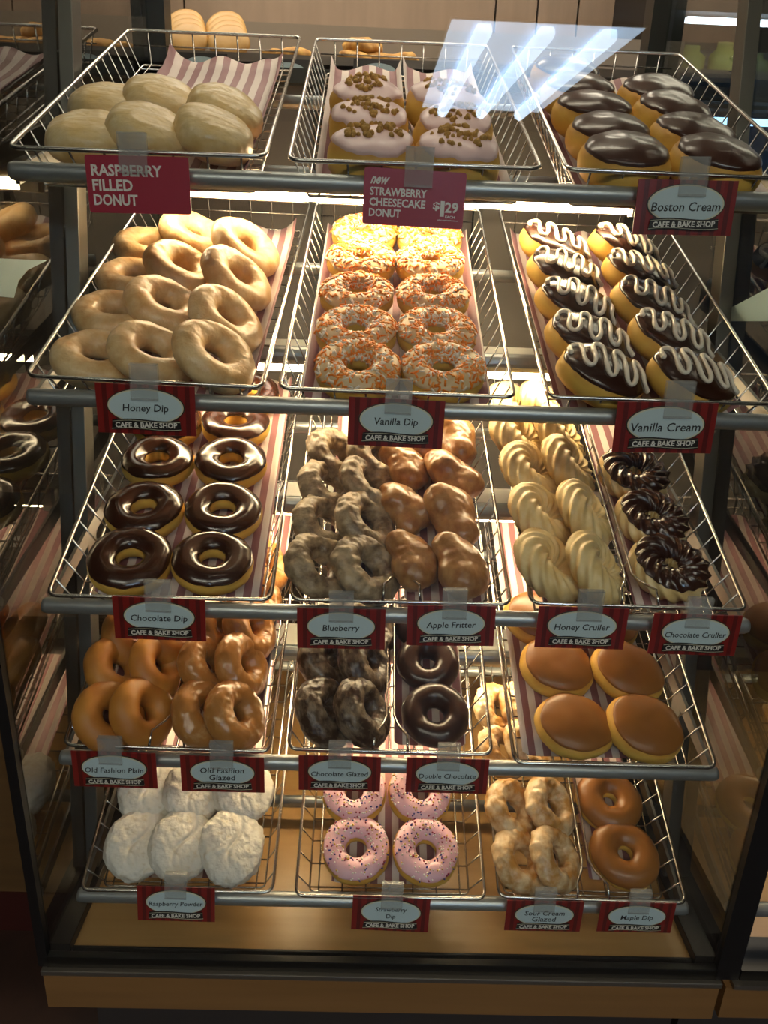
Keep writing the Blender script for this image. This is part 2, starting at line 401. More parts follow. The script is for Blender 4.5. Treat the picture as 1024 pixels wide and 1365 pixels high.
for i, (px, py) in enumerate(LPX):
    Y = ROWY[i]+.008+.27
    zt = at_y(px, py, Y - (.033 if i else 0)).z + (.032 if i == 0 else 0)
    lamp('shelf_lamp', f'lit fluorescent tube in a white housing below the {FLAV[i]} row of baskets', -.30, .335, Y, zt, MT['tube'])
lamp('shelf_lamp', 'unseen fluorescent tube added under the roof of the case to light the top row', -.30, .335, 1.0, 2.225, MT['addedtube'])  # out of view, added as light for the top row
zz = at_y(385, 1068, .95); brm = MB().tube([(XL+.01, .95, zz.z), (XR-.01, .95, zz.z)], .009, 14)
tag(build('support_rail', brm, MT['rail']), 'grey steel rail low behind the bottom row of baskets', 'rail')

# ------------------------------------------------------------------ wire baskets
def rrect(x0, x1, y0, y1, z, r=.010, n=3):
    P = []
    for cx, cy, a0 in ((x1-r, y1-r, 0), (x0+r, y1-r, 90), (x0+r, y0+r, 180), (x1-r, y0+r, 270)):
        for k in range(n+1):
            a = math.radians(a0 + 90*k/n); P.append((cx+r*math.cos(a), cy+r*math.sin(a), z))
    return P
hw = BW/2; FX, FY0, FY1 = hw-.015, .020, BD-.006
rim_me = MB().tube(rrect(-hw, hw, 0, BD, 0), .0023, 8, True).mesh('rim', MT['chrome'])
wm = MB().tube(rrect(-FX, FX, FY0, FY1, FLOORN, .006), .0014, 6, True)
for k in range(15):
    y = .026 + k*.031
    wm.tube([(-hw, y, 0), (-FX, y, FLOORN-.001), (FX, y, FLOORN-.001), (hw, y, 0)], .0012, 5)
for k in range(7):
    x = -FX+.012 + k*(2*FX-.024)/6
    wm.tube([(x*1.04, 0, 0), (x, FY0, FLOORN+.001), (x, FY1, FLOORN+.001), (x, BD, 0)], .0012, 5)
wm.tube([(-hw+.006, BD-.002, -.018), (hw-.006, BD-.002, -.018)], .0011, 5)
wire_me = wm.mesh('wire_grid', MT['chrome'])
dm = MB()
for s_ in (-1, 1):
    dm.tube([(s_*.021, .001, .002), (s_*.020, .006, .008), (s_*.020, .016, .011), (s_*.009, .036, .002), (s_*.0045, .052, -.004), (s_*.0045, BD-.004, -.004), (s_*.0045, BD-.001, 0)], .0016, 6)
for k in range(8):
    y = .075 + k*.055; dm.tube([(-.0045, y, -.004), (0, y, FLOORN), (.0045, y, -.004)], .0011, 5)
div_me = dm.mesh('divider', MT['chrome'])
DIV = {(2, 1), (2, 2), (3, 0), (3, 1), (4, 2)}
CONT = [['raspberry filled', 'strawberry cheesecake', 'boston cream'], ['honey dip', 'vanilla dip', 'vanilla cream'],
        ['chocolate dip', 'blueberry and apple fritter', 'cruller'], ['old fashion', 'chocolate glazed', 'plain caramel iced'],
        ['raspberry powder', 'strawberry dip', 'sour cream and maple']]
for i in range(5):
    for j in range(3):
        o = empty('wire_basket', basket_mtx(i, j))
        tag(o, f'chrome wire basket holding the {CONT[i][j]} donuts' + (', split by a divider' if (i, j) in DIV else ''), 'basket', 'sloping wire baskets')
        link('rim', rim_me, o); link('wire_grid', wire_me, o)
        if (i, j) in DIV: link('divider', div_me, o)

# striped paper liners
def liner(i, j, x0, x1, y0, y1, label, curl=.012, back=.012, seed=0):
    rnd = random.Random(seed); nu, nv = 25, 15; cx = (x0+x1)/2
    ph = rnd.random()*6
    def fn(a, b):
        u = x0 + (x1-x0)*a/(nu-1); v = y0 + (y1-y0)*b/(nv-1); e = min(a, nu-1-a)/(nu-1)
        z = curl*max(0, 1-e/.10)**2 + back*max(0, (v-(y1-.07))/.07)**2*(1+.5*math.sin(u*90+ph)) + .0012*math.sin(v*40+u*30+ph)**2
        return (u-cx, v, FLOORN+.0035+z)
    m = MB().grid(fn, nu, nv, False, False)
    o = build('paper_liner', m, MT['liner'], mtx=basket_mtx(i, j) @ T(cx, 0, 0))
    s = o.modifiers.new('thickness', 'SOLIDIFY'); s.thickness = .0004
    return tag(o, label, 'paper liner', 'striped paper liners')
a_ = .098
liner(0, 0, -.062, .098, .03, .47, 'striped paper liner with curled back edge under the raspberry filled buns', .014, .009, 1)
liner(0, 1, -.100, -.002, .03, .47, 'striped paper liner under the near column of strawberry cheesecake donuts beside the honey basket side', .014, .007, 2)
liner(0, 1, .002, .100, .03, .47, 'striped paper liner under the strawberry cheesecake column nearer the boston cream basket', .014, .007, 3)
liner(0, 2, -.104, -.002, .03, .46, 'striped paper liner under the longer boston cream column', .014, .007, 4)
liner(0, 2, .002, .104, .03, .46, 'striped paper liner under the shorter boston cream column', .010, .007, 5)
liner(1, 0, -.09, .104, .03, .46, 'striped paper liner under the honey dip rings', .012, .008, 6)
liner(1, 1, -.104, .104, .03, .46, 'striped paper liner under the vanilla dip rings', .013, .01, 7)
liner(1, 2, -.106, .100, .03, .46, 'striped paper liner under the vanilla cream donuts', .014, .014, 8)
liner(2, 0, -.085, .106, .03, .47, 'striped paper liner under the chocolate dip rings', .010, .01, 9)
liner(2, 1, -.085, -.006, .03, .47, 'striped paper liner under the blueberry donuts', .01, .01, 10)
liner(2, 1, .006, .100, .03, .47, 'striped paper liner under the apple fritters', .01, .01, 11)
liner(2, 2, -.100, -.008, .03, .47, 'striped paper liner under the honey crullers', .01, .01, 12)
liner(2, 2, .008, .090, .03, .47, 'striped paper liner under the chocolate crullers', .01, .014, 13)
liner(3, 0, -.100, -.010, .03, .47, 'striped paper liner under the plain old fashion rings', .01, .01, 14)
liner(3, 0, .010, .104, .03, .47, 'striped paper liner under the glazed old fashion rings', .01, .01, 15)
liner(3, 1, -.060, -.006, .03, .47, 'striped paper liner under the chocolate glazed rings', .006, .01, 16)
liner(3, 1, .006, .096, .03, .47, 'striped paper liner under the double chocolate rings', .008, .01, 17)
liner(3, 2, -.104, .080, .03, .47, 'striped paper liner under the caramel brown iced donuts', .010, .01, 18)
liner(4, 0, -.070, .085, .03, .47, 'striped paper liner under the raspberry powder buns', .006, .01, 19)
liner(4, 1, -.078, .075, .03, .47, 'striped paper liner under the pink strawberry dip rings', .006, .01, 20)
liner(4, 2, .010, .090, .04, .47, 'striped paper liner under the maple dip rings', .006, .01, 21)

# ------------------------------------------------------------------ donut shapes (bottom at z = 0)
def nz3(p, s, seed): return noise.noise(Vector((p[0]*s+seed*7.1, p[1]*s-seed*3.3, p[2]*s+seed*1.7)))

class Ring:
    def __init__(s, R=.031, r=.0165, flat=.95, amp=.002, sc_=28, seed=0, ov=1.0, waist=0., fine=0., fs=110):
        s.fine, s.fs = fine, fs
        s.R, s.r, s.flat, s.amp, s.sc, s.seed, s.ov, s.waist = R, r, flat, amp, sc_, seed, ov, waist
        s.h = r*flat
    def p(s, a, v, off=0.):
        rr = s.r + off
        c, z = math.cos(v), math.sin(v)
        rr_ = rr*(1 - s.waist*math.exp(-(z/.25)**2)*(c > 0))
        d = s.R + rr_*c; q = Vector((d*math.cos(a), d*math.sin(a)*s.ov, rr*z*s.flat))
        k = 1 + s.amp*nz3(q, s.sc, s.seed)/s.r + .5*s.amp*nz3(q, s.sc*2.7, s.seed+3)/s.r
        if s.fine: k += s.fine*((1-2.2*abs(nz3(q, s.fs, s.seed+8))) + .5*(1-2.2*abs(nz3(q, s.fs*2.1, s.seed+9))))/s.r
        k2 = rr_*k; d = s.R + k2*c
        return Vector((d*math.cos(a), d*math.sin(a)*s.ov, rr*k*z*s.flat + s.h))
    def body(s, nu=56, nv=26):
        return MB().grid(lambda i, j: s.p(2*math.pi*i/nu, 2*math.pi*j/nv), nu, nv)
    def icing(s, lo=.10, inn=.25, wob=.16, th=.0020, nu=72, nv=20):
        def fn(i, j):
            a = 2*math.pi*i/nu
            w1 = wob*(noise.noise(Vector((math.cos(a)*2.2+s.seed, math.sin(a)*2.2, 5.)))+.5*noise.noise(Vector((math.cos(a)*6+s.seed, math.sin(a)*6, 9.))))
            v0 = lo+w1; v1 = math.pi-inn-w1*.6; t = j/(nv-1); v = v0+(v1-v0)*t
            e = min(t, 1-t)*(nv-1)
            off = -.0012 if e < .5 else th*(.85 if e < 1.5 else 1.0)
            return s.p(a, v, off)
        return MB().grid(fn, nu, nv, True, False)
    def top_point(s, rnd, th=.0022, lo=.25, hi=2.75):
        a = rnd.random()*2*math.pi; v = lo+(hi-lo)*rnd.random()
        p = s.p(a, v, th); n = Vector((math.cos(v)*math.cos(a), math.cos(v)*math.sin(a), math.sin(v))); return p, n

class Bun:
    def __init__(s, a=.050, b=.046, h=.046, e=.62, amp=.002, sc_=22, seed=0, cre=0., fine=0., fs=90, fst=(1, 1, 1)):
        s.fine, s.fs, s.fst = fine, fs, fst
        s.a, s.b, s.h2, s.e, s.amp, s.sc, s.seed, s.cre = a, b, h/2, e, amp, sc_, seed, cre; s.h = h/2
    def p(s, u, w, off=0.):
        """w: polar angle from the top 0..pi"""
        sw, cw = math.sin(w), math.cos(w)
        f = (abs(sw)**2.6 + abs(cw)**2.6)**(-1/2.6)
        q = Vector((s.a*f*sw*math.cos(u), s.b*f*sw*math.sin(u), s.h2*f*cw))
        k = 1 + (s.amp*nz3(q, s.sc, s.seed) + .45*s.amp*nz3(q, s.sc*2.6, s.seed+5))/s.a*2
        if s.fine:
            qq = Vector((q.x*s.fst[0], q.y*s.fst[1], q.z*s.fst[2]))
            k += s.fine*((1-2.2*abs(nz3(qq, s.fs, s.seed+8))) + .5*(1-2.2*abs(nz3(qq, s.fs*2.1, s.seed+9))))/s.a*2
        n = Vector((q.x/s.a**2, q.y/s.b**2, q.z/s.h2**2)).normalized()
        o = q*k + n*off
        if s.cre and cw > 0: o.z -= s.cre*math.exp(-((q.x - .15*q.y - .006*math.sin(q.y*90))/.0032)**2)*max(0, 1-abs(q.y)/(s.b*.85))
        return o + Vector((0, 0, s.h))
    def body(s, nu=52, nv=26):
        return MB().grid(lambda i, j: s.p(2*math.pi*i/nu, math.pi*(j+.02)/(nv-1+.04)), nu, nv, True, False)
    def icing(s, lim=1.25, wob=.16, th=.0022, nu=72, nv=18, dx=0.):
        def fn(i, j):
            u = 2*math.pi*i/nu
            w1 = wob*(noise.noise(Vector((math.cos(u)*1.8+s.seed, math.sin(u)*1.8, 2.)))+.4*noise.noise(Vector((math.cos(u)*6+s.seed, math.sin(u)*6, 7.))))
            t = (j+.02)/(nv-1+.02); w = t*(lim+w1+dx*math.cos(u))
            off = -.0012 if j == nv-1 else th*(.85 if j == nv-2 else 1.)
            return s.p(u, w, off)
        return MB().grid(fn, nu, nv, True, False)

class Cruller:
    def __init__(s, R=.029, r=.0185, seed=0, k=6, tw=10, amp=.17, ov=1.05): s.R, s.r, s.seed, s.k, s.tw, s.amp, s.ov = R, r, seed, k, tw, amp, ov; s.h = r*.92
    def p(s, a, v, off=0.):
        c = math.cos(s.k*v + s.tw*a + .35*math.sin(2*a+s.seed)); rg = 1 + s.amp*(1-abs(math.sin((s.k*v+s.tw*a)/2))*1.6)
        rr = s.r*rg + off; d = s.R + rr*math.cos(v); q = Vector((d*math.cos(a), d*math.sin(a)*s.ov, rr*math.sin(v)*.92))
        k = 1+.05*nz3(q, 40, s.seed); return Vector((q.x*k, q.y*k, q.z+s.h))
    def body(s, nu=120, nv=54): return MB().grid(lambda i, j: s.p(2*math.pi*i/nu, 2*math.pi*j/nv), nu, nv)
    def icing(s, nu=120, nv=30):
        def fn(i, j):
            a = 2*math.pi*i/nu; w1 = .22*noise.noise(Vector((math.cos(a)*5+s.seed, math.sin(a)*5, 1.)))
            t = j/(nv-1); v = .55+w1 + (math.pi-.85-w1*1.3)*t; return s.p(a, v, -.002 if j in (0, nv-1) else .0022)
        return MB().grid(fn, nu, nv, True, False)

def blob_mesh(seed, L=.052, Wd=.033, H=.028, n=7, nu=88, nv=56):
    """a lumpy fritter: the smooth union of several dough knobs"""
    rnd = random.Random(seed); K = [(Vector((L*(-.62+1.24*q/(n-1)), Wd*.46*(1 if q % 2 else -1)*rnd.uniform(.55, 1), H*.22*rnd.uniform(-1, 1))), rnd.uniform(.62, .9)) for q in range(n)]
    def fld(p):
        return sum(math.exp(-(((p.x-c.x)/(Wd*1.0*r))**2 + ((p.y-c.y)/(Wd*r))**2 + ((p.z-c.z)/(H*r*1.2))**2)*2.6) for c, r in K)
    V = []
    def fn(i, j):
        u = 2*math.pi*i/nu; w = math.pi*(j+.02)/(nv-1+.04); d = Vector((math.sin(w)*math.cos(u), math.sin(w)*math.sin(u), math.cos(w)))
        lo, hi = 0., .09
        for _ in range(18):
            md = (lo+hi)/2
            if fld(d*md) > .16: lo = md
            else: hi = md
        p = d*lo; k = 1+.06*nz3(p, 45, seed)+.04*nz3(p, 110, seed); return Vector((p.x*k, p.y*k, p.z*k+H))
    return MB().grid(fn, nu, nv, True, False)

def rods(surface, n, seed, ln, rad, ncol, th=.0024, lo=.2, hi=2.8):
    rnd = random.Random(seed); m = MB()
    for _ in range(n):
        p, nr = surface.top_point(rnd, th, lo, hi); t = nr.orthogonal().normalized(); t = Matrix.Rotation(rnd.random()*6.28, 3, nr) @ t
        t = (t + nr*rnd.uniform(-.1, .25)).normalized(); l = ln*rnd.uniform(.75, 1.2)
        m.tube([p-t*l/2, p+t*l/2], rad, 5, m=rnd.randrange(ncol) if ncol > 1 else 0)
    return m
def crumbs(bun, n, seed, size=.0034):
    rnd = random.Random(seed); m = MB()
    for _ in range(n):
        rr = math.sqrt(rnd.random()); u = rnd.random()*6.28; w = rr*.62
        p = bun.p(u, w, .0025+.003*(1-rr)*rnd.random()); s_ = size*rnd.uniform(.6, 1.25)
        V = []; 
        for a in range(5):
            for b in range(6):
                th = math.pi*(a+.5)/5; ph = b*math.pi/3; k = s_*rnd.uniform(.8, 1.15)
                V.append(p + Vector((math.sin(th)*math.cos(ph), math.sin(th)*math.sin(ph), math.cos(th)))*k)
        F = [(a*6+b, (a+1)*6+b, (a+1)*6+(b+1) % 6, a*6+(b+1) % 6) for a in range(4) for b in range(6)] + [(5, 4, 3, 2, 1, 0)[::-1], tuple(24+b for b in range(6))]
        m.add(V, F)
    return m
def squiggle(bun, seed, wav=4.2, rad=.0026):
    rnd = random.Random(seed); P = []; n = 110
    for k in range(n):
        t = k/(n-1); x = bun.a*.86*(-1+2*t); amp = bun.b*.56*math.sqrt(max(.12, 1-(x/bun.a)**2))
        ph = t*wav*2*math.pi*.9; y = -.0022 + amp*math.sin(ph) + .002*math.sin(7*t+seed); x -= .0024*math.sin(2*ph)
        rr = min(.985, math.hypot(x/bun.a, y/bun.b)); u = math.atan2(y/bun.b, x/bun.a)
        lo, hi = 0., 1.5
        for _ in range(14):
            md = (lo+hi)/2; q = bun.p(u, md)
            if math.hypot(q.x/bun.a, q.y/bun.b) < rr: lo = md
            else: hi = md
        P.append(bun.p(u, lo, .0034))
    m = MB().tube(P, rad, 7, radii=[rad*(1+.15*math.sin(k*.7+seed)) for k in range(n)])
    for p in (P[0], P[-1]):
        m.grid(lambda a, b: p+Vector((math.sin(math.pi*(b+.05)/5.1)*math.cos(a*.785), math.sin(math.pi*(b+.05)/5.1)*math.sin(a*.785), math.cos(math.pi*(b+.05)/5.1)))*rad*1.25, 8, 6, True, False)
    return m

# kinds: list of variants; each variant is a list of (part name, mesh, is_stuff); one entry = a single mesh thing
KIND = {}; HALF = {}; RAD = {}
def kind(name, variants, half, rad): KIND[name] = variants; HALF[name] = half; RAD[name] = rad
V3 = range(3); V2 = range(2)
kind('raspberry_filled_donut', [[('raspberry_filled_donut', Bun(.049, .043, .051, seed=q, amp=.0016, sc_=24, fine=-.00034, fs=58, fst=(1, 2.0, 1)).body(104, 52).mesh('bun', MT['raspberry']), 0)] for q in V3], .0255, .046)
kind('honey_dip_donut', [[('honey_dip_donut', Ring(.0315, .0178, .92, .0020, 26, q, fine=-.00045, fs=85).body(128, 48).mesh('ring', MT['honey']), 0)] for q in V3], .016, .049)
vs_ = []
for q in V2:
    B = Bun(.0455, .0450, .049, seed=q+10, amp=.0022)
    vs_.append([('dough', B.body().mesh('dough', MT['yeast']), 0), ('icing', B.icing(1.04, .12).mesh('icing', MT['palepink']), 0), ('crumbs', crumbs(B, 46, q).mesh('crumbs', MT['crumb']), 1)])
kind('strawberry_cheesecake_donut', vs_, .0245, .045)
vs_ = []
for q in V2:
    B = Bun(.0475, .0465, .050, seed=q+20, amp=.0020)
    vs_.append([('dough', B.body().mesh('dough', MT['yeast']), 0), ('icing', B.icing(1.02, .10).mesh('icing', MT['choc_dull']), 0)])
kind('boston_cream_donut', vs_, .025, .046)
vs_ = []
for q in V2:
    B = Ring(.031, .0165, .98, .0015, 26, q+30)
    vs_.append([('dough', B.body().mesh('dough', MT['yeast']), 0), ('icing', B.icing(.35, .2).mesh('icing', MT['vanilla']), 0), ('sprinkles', rods(B, 430, q, .0066, .00122, 3, lo=.45).mesh('sprinkles', [MT['sp_white'], MT['sp_orange'], MT['sp_paleorange']]), 1)])
kind('vanilla_dip_donut', vs_, .016, .047)
vs_ = []
for q in V3:
    B = Bun(.052, .044, .044, seed=q+40, amp=.0022)
    vs_.append([('dough', B.body().mesh('dough', MT['yeast']), 0), ('icing', B.icing(1.20, .12).mesh('icing', MT['choc']), 0), ('icing_line', squiggle(B, q).mesh('icing_line', MT['drizzle']), 0)])
kind('vanilla_cream_donut', vs_, .022, .047)
vs_ = []
for q in V2:
    B = Ring(.0315, .0172, .95, .0015, 24, q+50)
    vs_.append([('dough', B.body().mesh('dough', MT['yeast']), 0), ('icing', B.icing(.42, .40, .12).mesh('icing', MT['choc']), 0)])
kind('chocolate_dip_donut', vs_, .016, .049)
kind('blueberry_donut', [[('blueberry_donut', Ring(.0300, .0160, 1.0, .0034, 34, q+60, fine=-.0013, fs=75).body(128, 56).mesh('ring', MT['blueberry']), 0)] for q in V3], .016, .047)
kind('apple_fritter', [[('apple_fritter', blob_mesh(q+2).mesh('fritter', MT['fritter']), 0)] for q in range(4)], .028, .05)
kind('honey_cruller', [[('honey_cruller', Cruller(seed=q, k=7, tw=13, amp=.15).body().mesh('cruller', MT['cruller']), 0)] for q in V2], .017, .047)
vs_ = []
for q in V2:
    B = Cruller(seed=q+5, k=6, tw=14, amp=.15, ov=1.)
    vs_.append([('dough', B.body().mesh('dough', MT['cruller']), 0), ('icing', B.icing().mesh('icing', MT['choc']), 0)])
kind('chocolate_cruller', vs_, .017, .047)
kind('plain_old_fashion_donut', [[('plain_old_fashion_donut', Ring(.0278, .0172, 1., .0022, 22, q+70, fine=.0002, fs=120).body(80, 36).mesh('ring', MT['plain']), 0)] for q in V2], .0165, .045)
kind('glazed_old_fashion_donut', [[('glazed_old_fashion_donut', Ring(.0275, .0170, 1., .0024, 30, q+80, fine=.0008, fs=90).body(112, 48).mesh('ring', MT['oldglaze']), 0)] for q in V2], .0165, .045)
kind('chocolate_glazed_donut', [[('chocolate_glazed_donut', Ring(.0275, .0180, 1., .0026, 34, q+90, fine=.0011, fs=90).body(112, 48).mesh('ring', MT['chocglaze']), 0)] for q in V2], .0165, .045)
kind('double_chocolate_donut', [[('double_chocolate_donut', Ring(.0270, .0162, 1., .0022, 26, q+100, fine=.0002, fs=60).body(80, 36).mesh('ring', MT['double']), 0)] for q in V2], .0155, .043)
vs_ = []
for q in V2:
    B = Bun(.050, .045, .040, seed=q+110, amp=.0018)
    vs_.append([('dough', B.body().mesh('dough', MT['yeast']), 0), ('icing', B.icing(1.08, .06, .0016).mesh('icing', MT['maple']), 0)])
kind('caramel_iced_donut', vs_, .020, .048)
kind('raspberry_powder_donut', [[('raspberry_powder_donut', Bun(.0440, .0515, .044, seed=q+120, amp=.0014, sc_=30, cre=.0045, fine=-.00075, fs=80).body(144, 72).mesh('bun', MT['powder']), 0)] for q in V3], .021, .045)
vs_ = []
for q in V2:
    B = Ring(.0295, .0165, .95, .0016, 24, q+130)
    vs_.append([('dough', B.body().mesh('dough', MT['yeast']), 0), ('icing', B.icing(.50, .35, .12).mesh('icing', MT['pink']), 0),
                ('sprinkles', rods(B, 230, q, .0021, .00105, 5, .0026, .6, 2.3).mesh('sprinkles', [MT['sp_white'], MT['sp_blue'], MT['sp_red'], MT['sp_white'], MT['sp_yellow']]), 1)])
kind('strawberry_dip_donut', vs_, .016, .046)
kind('sour_cream_glazed_donut', [[('sour_cream_glazed_donut', Ring(.0290, .0160, 1.0, .0036, 32, q+140, fine=-.0012, fs=70).body(128, 56).mesh('ring', MT['sour']), 0)] for q in V3], .016, .045)
vs_ = []
for q in V2:
    B = Ring(.0280, .0188, .95, .0016, 24, q+150)
    vs_.append([('dough', B.body().mesh('dough', MT['yeast']), 0), ('icing', B.icing(.12, .3, .1, .0015).mesh('icing', MT['maple']), 0)])
kind('maple_dip_donut', vs_, .0165, .047)

ORD = ['front', 'second', 'third', 'fourth', 'fifth', 'sixth']
def donut(kd, i, j, px, py, tx, ty, spin, label, cat, group, q=0, sc_=1., lift=0.):
    h, R = HALF[kd]*sc_, RAD[kd]*sc_
    tlt = math.acos(max(-1, min(1, math.cos(math.radians(tx))*math.cos(math.radians(ty)))))
    n = FLOORN + .006 + R*.86*math.sin(tlt) + h*math.cos(tlt)*(1-.15*math.sin(tlt)) + lift
    p = in_basket(i, j, px, py, n)
    Rm = RX(math.radians(tx)) @ RY(math.radians(ty)) @ RZ(math.radians(spin))
    M = basket_mtx(i, j) @ T(*p) @ Rm @ Matrix.Scale(sc_, 4) @ T(0, 0, -HALF[kd])
    parts = KIND[kd][q % len(KIND[kd])]
    if len(parts) == 1:
        o = link(kd, parts[0][1]); o.matrix_world = M
    else:
        o = empty(kd, M)
        for nm, me, st in parts:
            c = link(nm, me, o)
            if st: c['kind'] = 'stuff'
    return tag(o, label, cat, group)

def column(kd, i, j, pts, tx, ty, desc, where, cat='donut', spin0=None, sc_=1., dty=None, lift=0.):
    """pts run from the front of the basket to its back"""
    g = f'{cat}s: ' + kd.replace('_', ' ') + 's'
    for k, pt in enumerate(pts):
        px, py = pt[:2]; a = pt[2] if len(pt) > 2 else tx; b = pt[3] if len(pt) > 3 else ty
        rnd = random.Random(f'{kd}{k}{px}')
        sp = rnd.uniform(0, 360) if spin0 is None else spin0 + rnd.uniform(-9, 9)
        lab = f'{desc}, {ORD[k]} {"one" if k == 0 else "from the front"} {where}'
        donut(kd, i, j, px, py, a + rnd.uniform(-2.5, 2.5), b + rnd.uniform(-2.5, 2.5), sp, lab, cat, g, q=k + int(px), sc_=sc_*rnd.uniform(.985, 1.015), lift=lift)

# row 1
column('raspberry_filled_donut', 0, 0, [(122, 186), (148, 146)], 2, 6, 'pale glazed bun', 'in the column beside the case end', spin0=10, sc_=.92)
column('raspberry_filled_donut', 0, 0, [(200, 178), (217, 138)], 5, 20, 'pale glazed bun', 'of the middle column', spin0=10, sc_=.90)
column('raspberry_filled_donut', 0, 0, [(286, 180), (301, 150)], 4, 24, 'pale glazed bun', 'of the column leaning on the others', spin0=20, sc_=.88)
column('strawberry_cheesecake_donut', 0, 1, [(497, 209), (493, 174), (489, 140)], 0, 0, 'pale pink iced donut with crumbs', 'in the raspberry side column')
column('strawberry_cheesecake_donut', 0, 1, [(610, 214), (604, 180), (594, 147)], 0, 3, 'pale pink iced donut with crumbs', 'in the boston cream side column')
column('boston_cream_donut', 0, 2, [(832, 221), (811, 190), (790, 159), (771, 132), (754, 108)], 0, 2, 'chocolate topped cream donut', 'in the longer column', spin0=0)
column('boston_cream_donut', 0, 2, [(952, 225), (920, 193), (893, 161), (872, 137)], 0, 4, 'chocolate topped cream donut', 'in the shorter column', spin0=0)
# row 2
column('honey_dip_donut', 1, 0, [(131, 479), (154, 422), (180, 374), (199, 331)], -3, 8, 'tan honey glazed ring', 'in the column lying flat')
column('honey_dip_donut', 1, 0, [(203, 473), (221, 409), (242, 359), (259, 314)], -2, 27, 'tan honey glazed ring', 'in the middle column')
column('honey_dip_donut', 1, 0, [(286, 475), (301, 426), (316, 372), (328, 330)], 0, 36, 'tan honey glazed ring', 'in the column leaning on the middle one')
column('vanilla_dip_donut', 1, 1, [(477, 496), (475, 446), (476, 397), (482, 350), (486, 315)], 0, 0, 'orange and white sprinkled ring', 'in the honey dip side column')
column('vanilla_dip_donut', 1, 1, [(590, 498), (581, 448), (577, 399), (573, 354), (572, 321)], 0, 0, 'orange and white sprinkled ring', 'in the vanilla cream side column')
column('vanilla_cream_donut', 1, 2, [(801, 503), (784, 458), (766, 412), (752, 368), (738, 331)], 0, 16, 'chocolate donut with white squiggle', 'in the vanilla dip side column', spin0=-8)
column('vanilla_cream_donut', 1, 2, [(919, 508), (891, 457), (867, 413), (850, 370), (830, 335)], 0, 20, 'chocolate donut with white squiggle', 'in the column beside the case end', spin0=-8)
# row 3
column('chocolate_dip_donut', 2, 0, [(174, 750), (193, 682), (211, 617), (224, 567)], -2, 2, 'glossy chocolate iced ring', 'in the column beside the case end')
column('chocolate_dip_donut', 2, 0, [(284, 751), (298, 684), (308, 619), (315, 568), (330, 527)], -2, 6, 'glossy chocolate iced ring', 'in the blueberry side column')
column('blueberry_donut', 2, 1, [(428, 757), (435, 700), (440, 650), (449, 608)], 0, 30, 'greyish glazed blueberry ring', 'in the outer column')
column('blueberry_donut', 2, 1, [(488, 759), (488, 697), (493, 646), (500, 611)], 0, 38, 'greyish glazed blueberry ring', 'in the fritter side column')
column('apple_fritter', 2, 1, [(549, 746), (541, 676), (539, 622), (556, 585)], 0, 18, 'lumpy brown apple fritter', 'in the blueberry side column', 'fritter', spin0=-64, sc_=.80)
column('apple_fritter', 2, 1, [(613, 754), (606, 690), (604, 634), (608, 588)], 0, 28, 'lumpy brown apple fritter', 'in the honey cruller side column', 'fritter', spin0=-64, sc_=.86)
column('honey_cruller', 2, 2, [(732, 756), (721, 688), (708, 631), (692, 586), (686, 545)], 0, 35, 'pale twisted honey cruller', 'in the fritter side column', 'cruller')
column('honey_cruller', 2, 2, [(794, 760), (779, 686), (757, 622), (746, 583), (726, 545)], 0, 48, 'pale twisted honey cruller', 'in the column beside the divider', 'cruller')
column('chocolate_cruller', 2, 2, [(891, 757), (868, 693), (844, 634)], 0, 8, 'chocolate iced twisted cruller', 'beside the case end', 'cruller', spin0=0)
# row 4
column('plain_old_fashion_donut', 3, 0, [(146, 956), (157, 893), (178, 848)], 0, 42, 'plain brown old fashion ring', 'in the case end column')
column('plain_old_fashion_donut', 3, 0, [(190, 950), (211, 889), (227, 846)], 0, 52, 'plain brown old fashion ring', 'in the column beside the divider')
column('glazed_old_fashion_donut', 3, 0, [(270, 952), (279, 890), (291, 838), (306, 795)], 0, 48, 'shiny glazed old fashion ring', 'in the column beside the divider')
column('glazed_old_fashion_donut', 3, 0, [(314, 954), (322, 888), (333, 838), (343, 795), (352, 755)], 0, 55, 'shiny glazed old fashion ring', 'in the chocolate glazed side column')
column('chocolate_glazed_donut', 3, 1, [(434, 950), (436, 884), (446, 838)], 0, 45, 'dark chocolate ring with sugar glaze', 'in the outer column')
column('chocolate_glazed_donut', 3, 1, [(482, 950), (485, 887), (492, 838)], 0, 52, 'dark chocolate ring with sugar glaze', 'in the column beside the divider')
column('double_chocolate_donut', 3, 1, [(580, 954), (570, 884), (562, 826)], 6, 0, 'dark chocolate iced chocolate ring', 'beside the divider')
column('caramel_iced_donut', 3, 2, [(764, 968), (742, 892), (716, 826)], 0, 8, 'caramel brown iced filled donut', 'in the double chocolate side column', spin0=0)
column('caramel_iced_donut', 3, 2, [(859, 972), (835, 896), (805, 832)], 0, 12, 'caramel brown iced filled donut', 'in the column beside the case end', spin0=0)
# row 5
column('raspberry_powder_donut', 4, 0, [(184, 1125), (199, 1054)], 0, 18, 'white sugar powdered bun', 'in the column beside the case end', spin0=0)
column('raspberry_powder_donut', 4, 0, [(241, 1126), (258, 1054)], 0, 26, 'white sugar powdered bun', 'in the middle column', spin0=0)
column('raspberry_powder_donut', 4, 0, [(309, 1128), (324, 1052)], 0, 20, 'white sugar powdered bun', 'in the strawberry dip side column', spin0=0)
column('strawberry_dip_donut', 4, 1, [(475, 1133), (473, 1058)], -2, -2, 'pink iced ring with tiny sprinkles', 'in the powdered bun side column')
column('strawberry_dip_donut', 4, 1, [(567, 1136), (559, 1058)], -2, 4, 'pink iced ring with tiny sprinkles', 'in the sour cream side column')
column('sour_cream_glazed_donut', 4, 2, [(695, 1148), (683, 1080), (672, 1000), (664, 948)], 0, 28, 'craggy glazed sour cream ring', 'in the outer column')
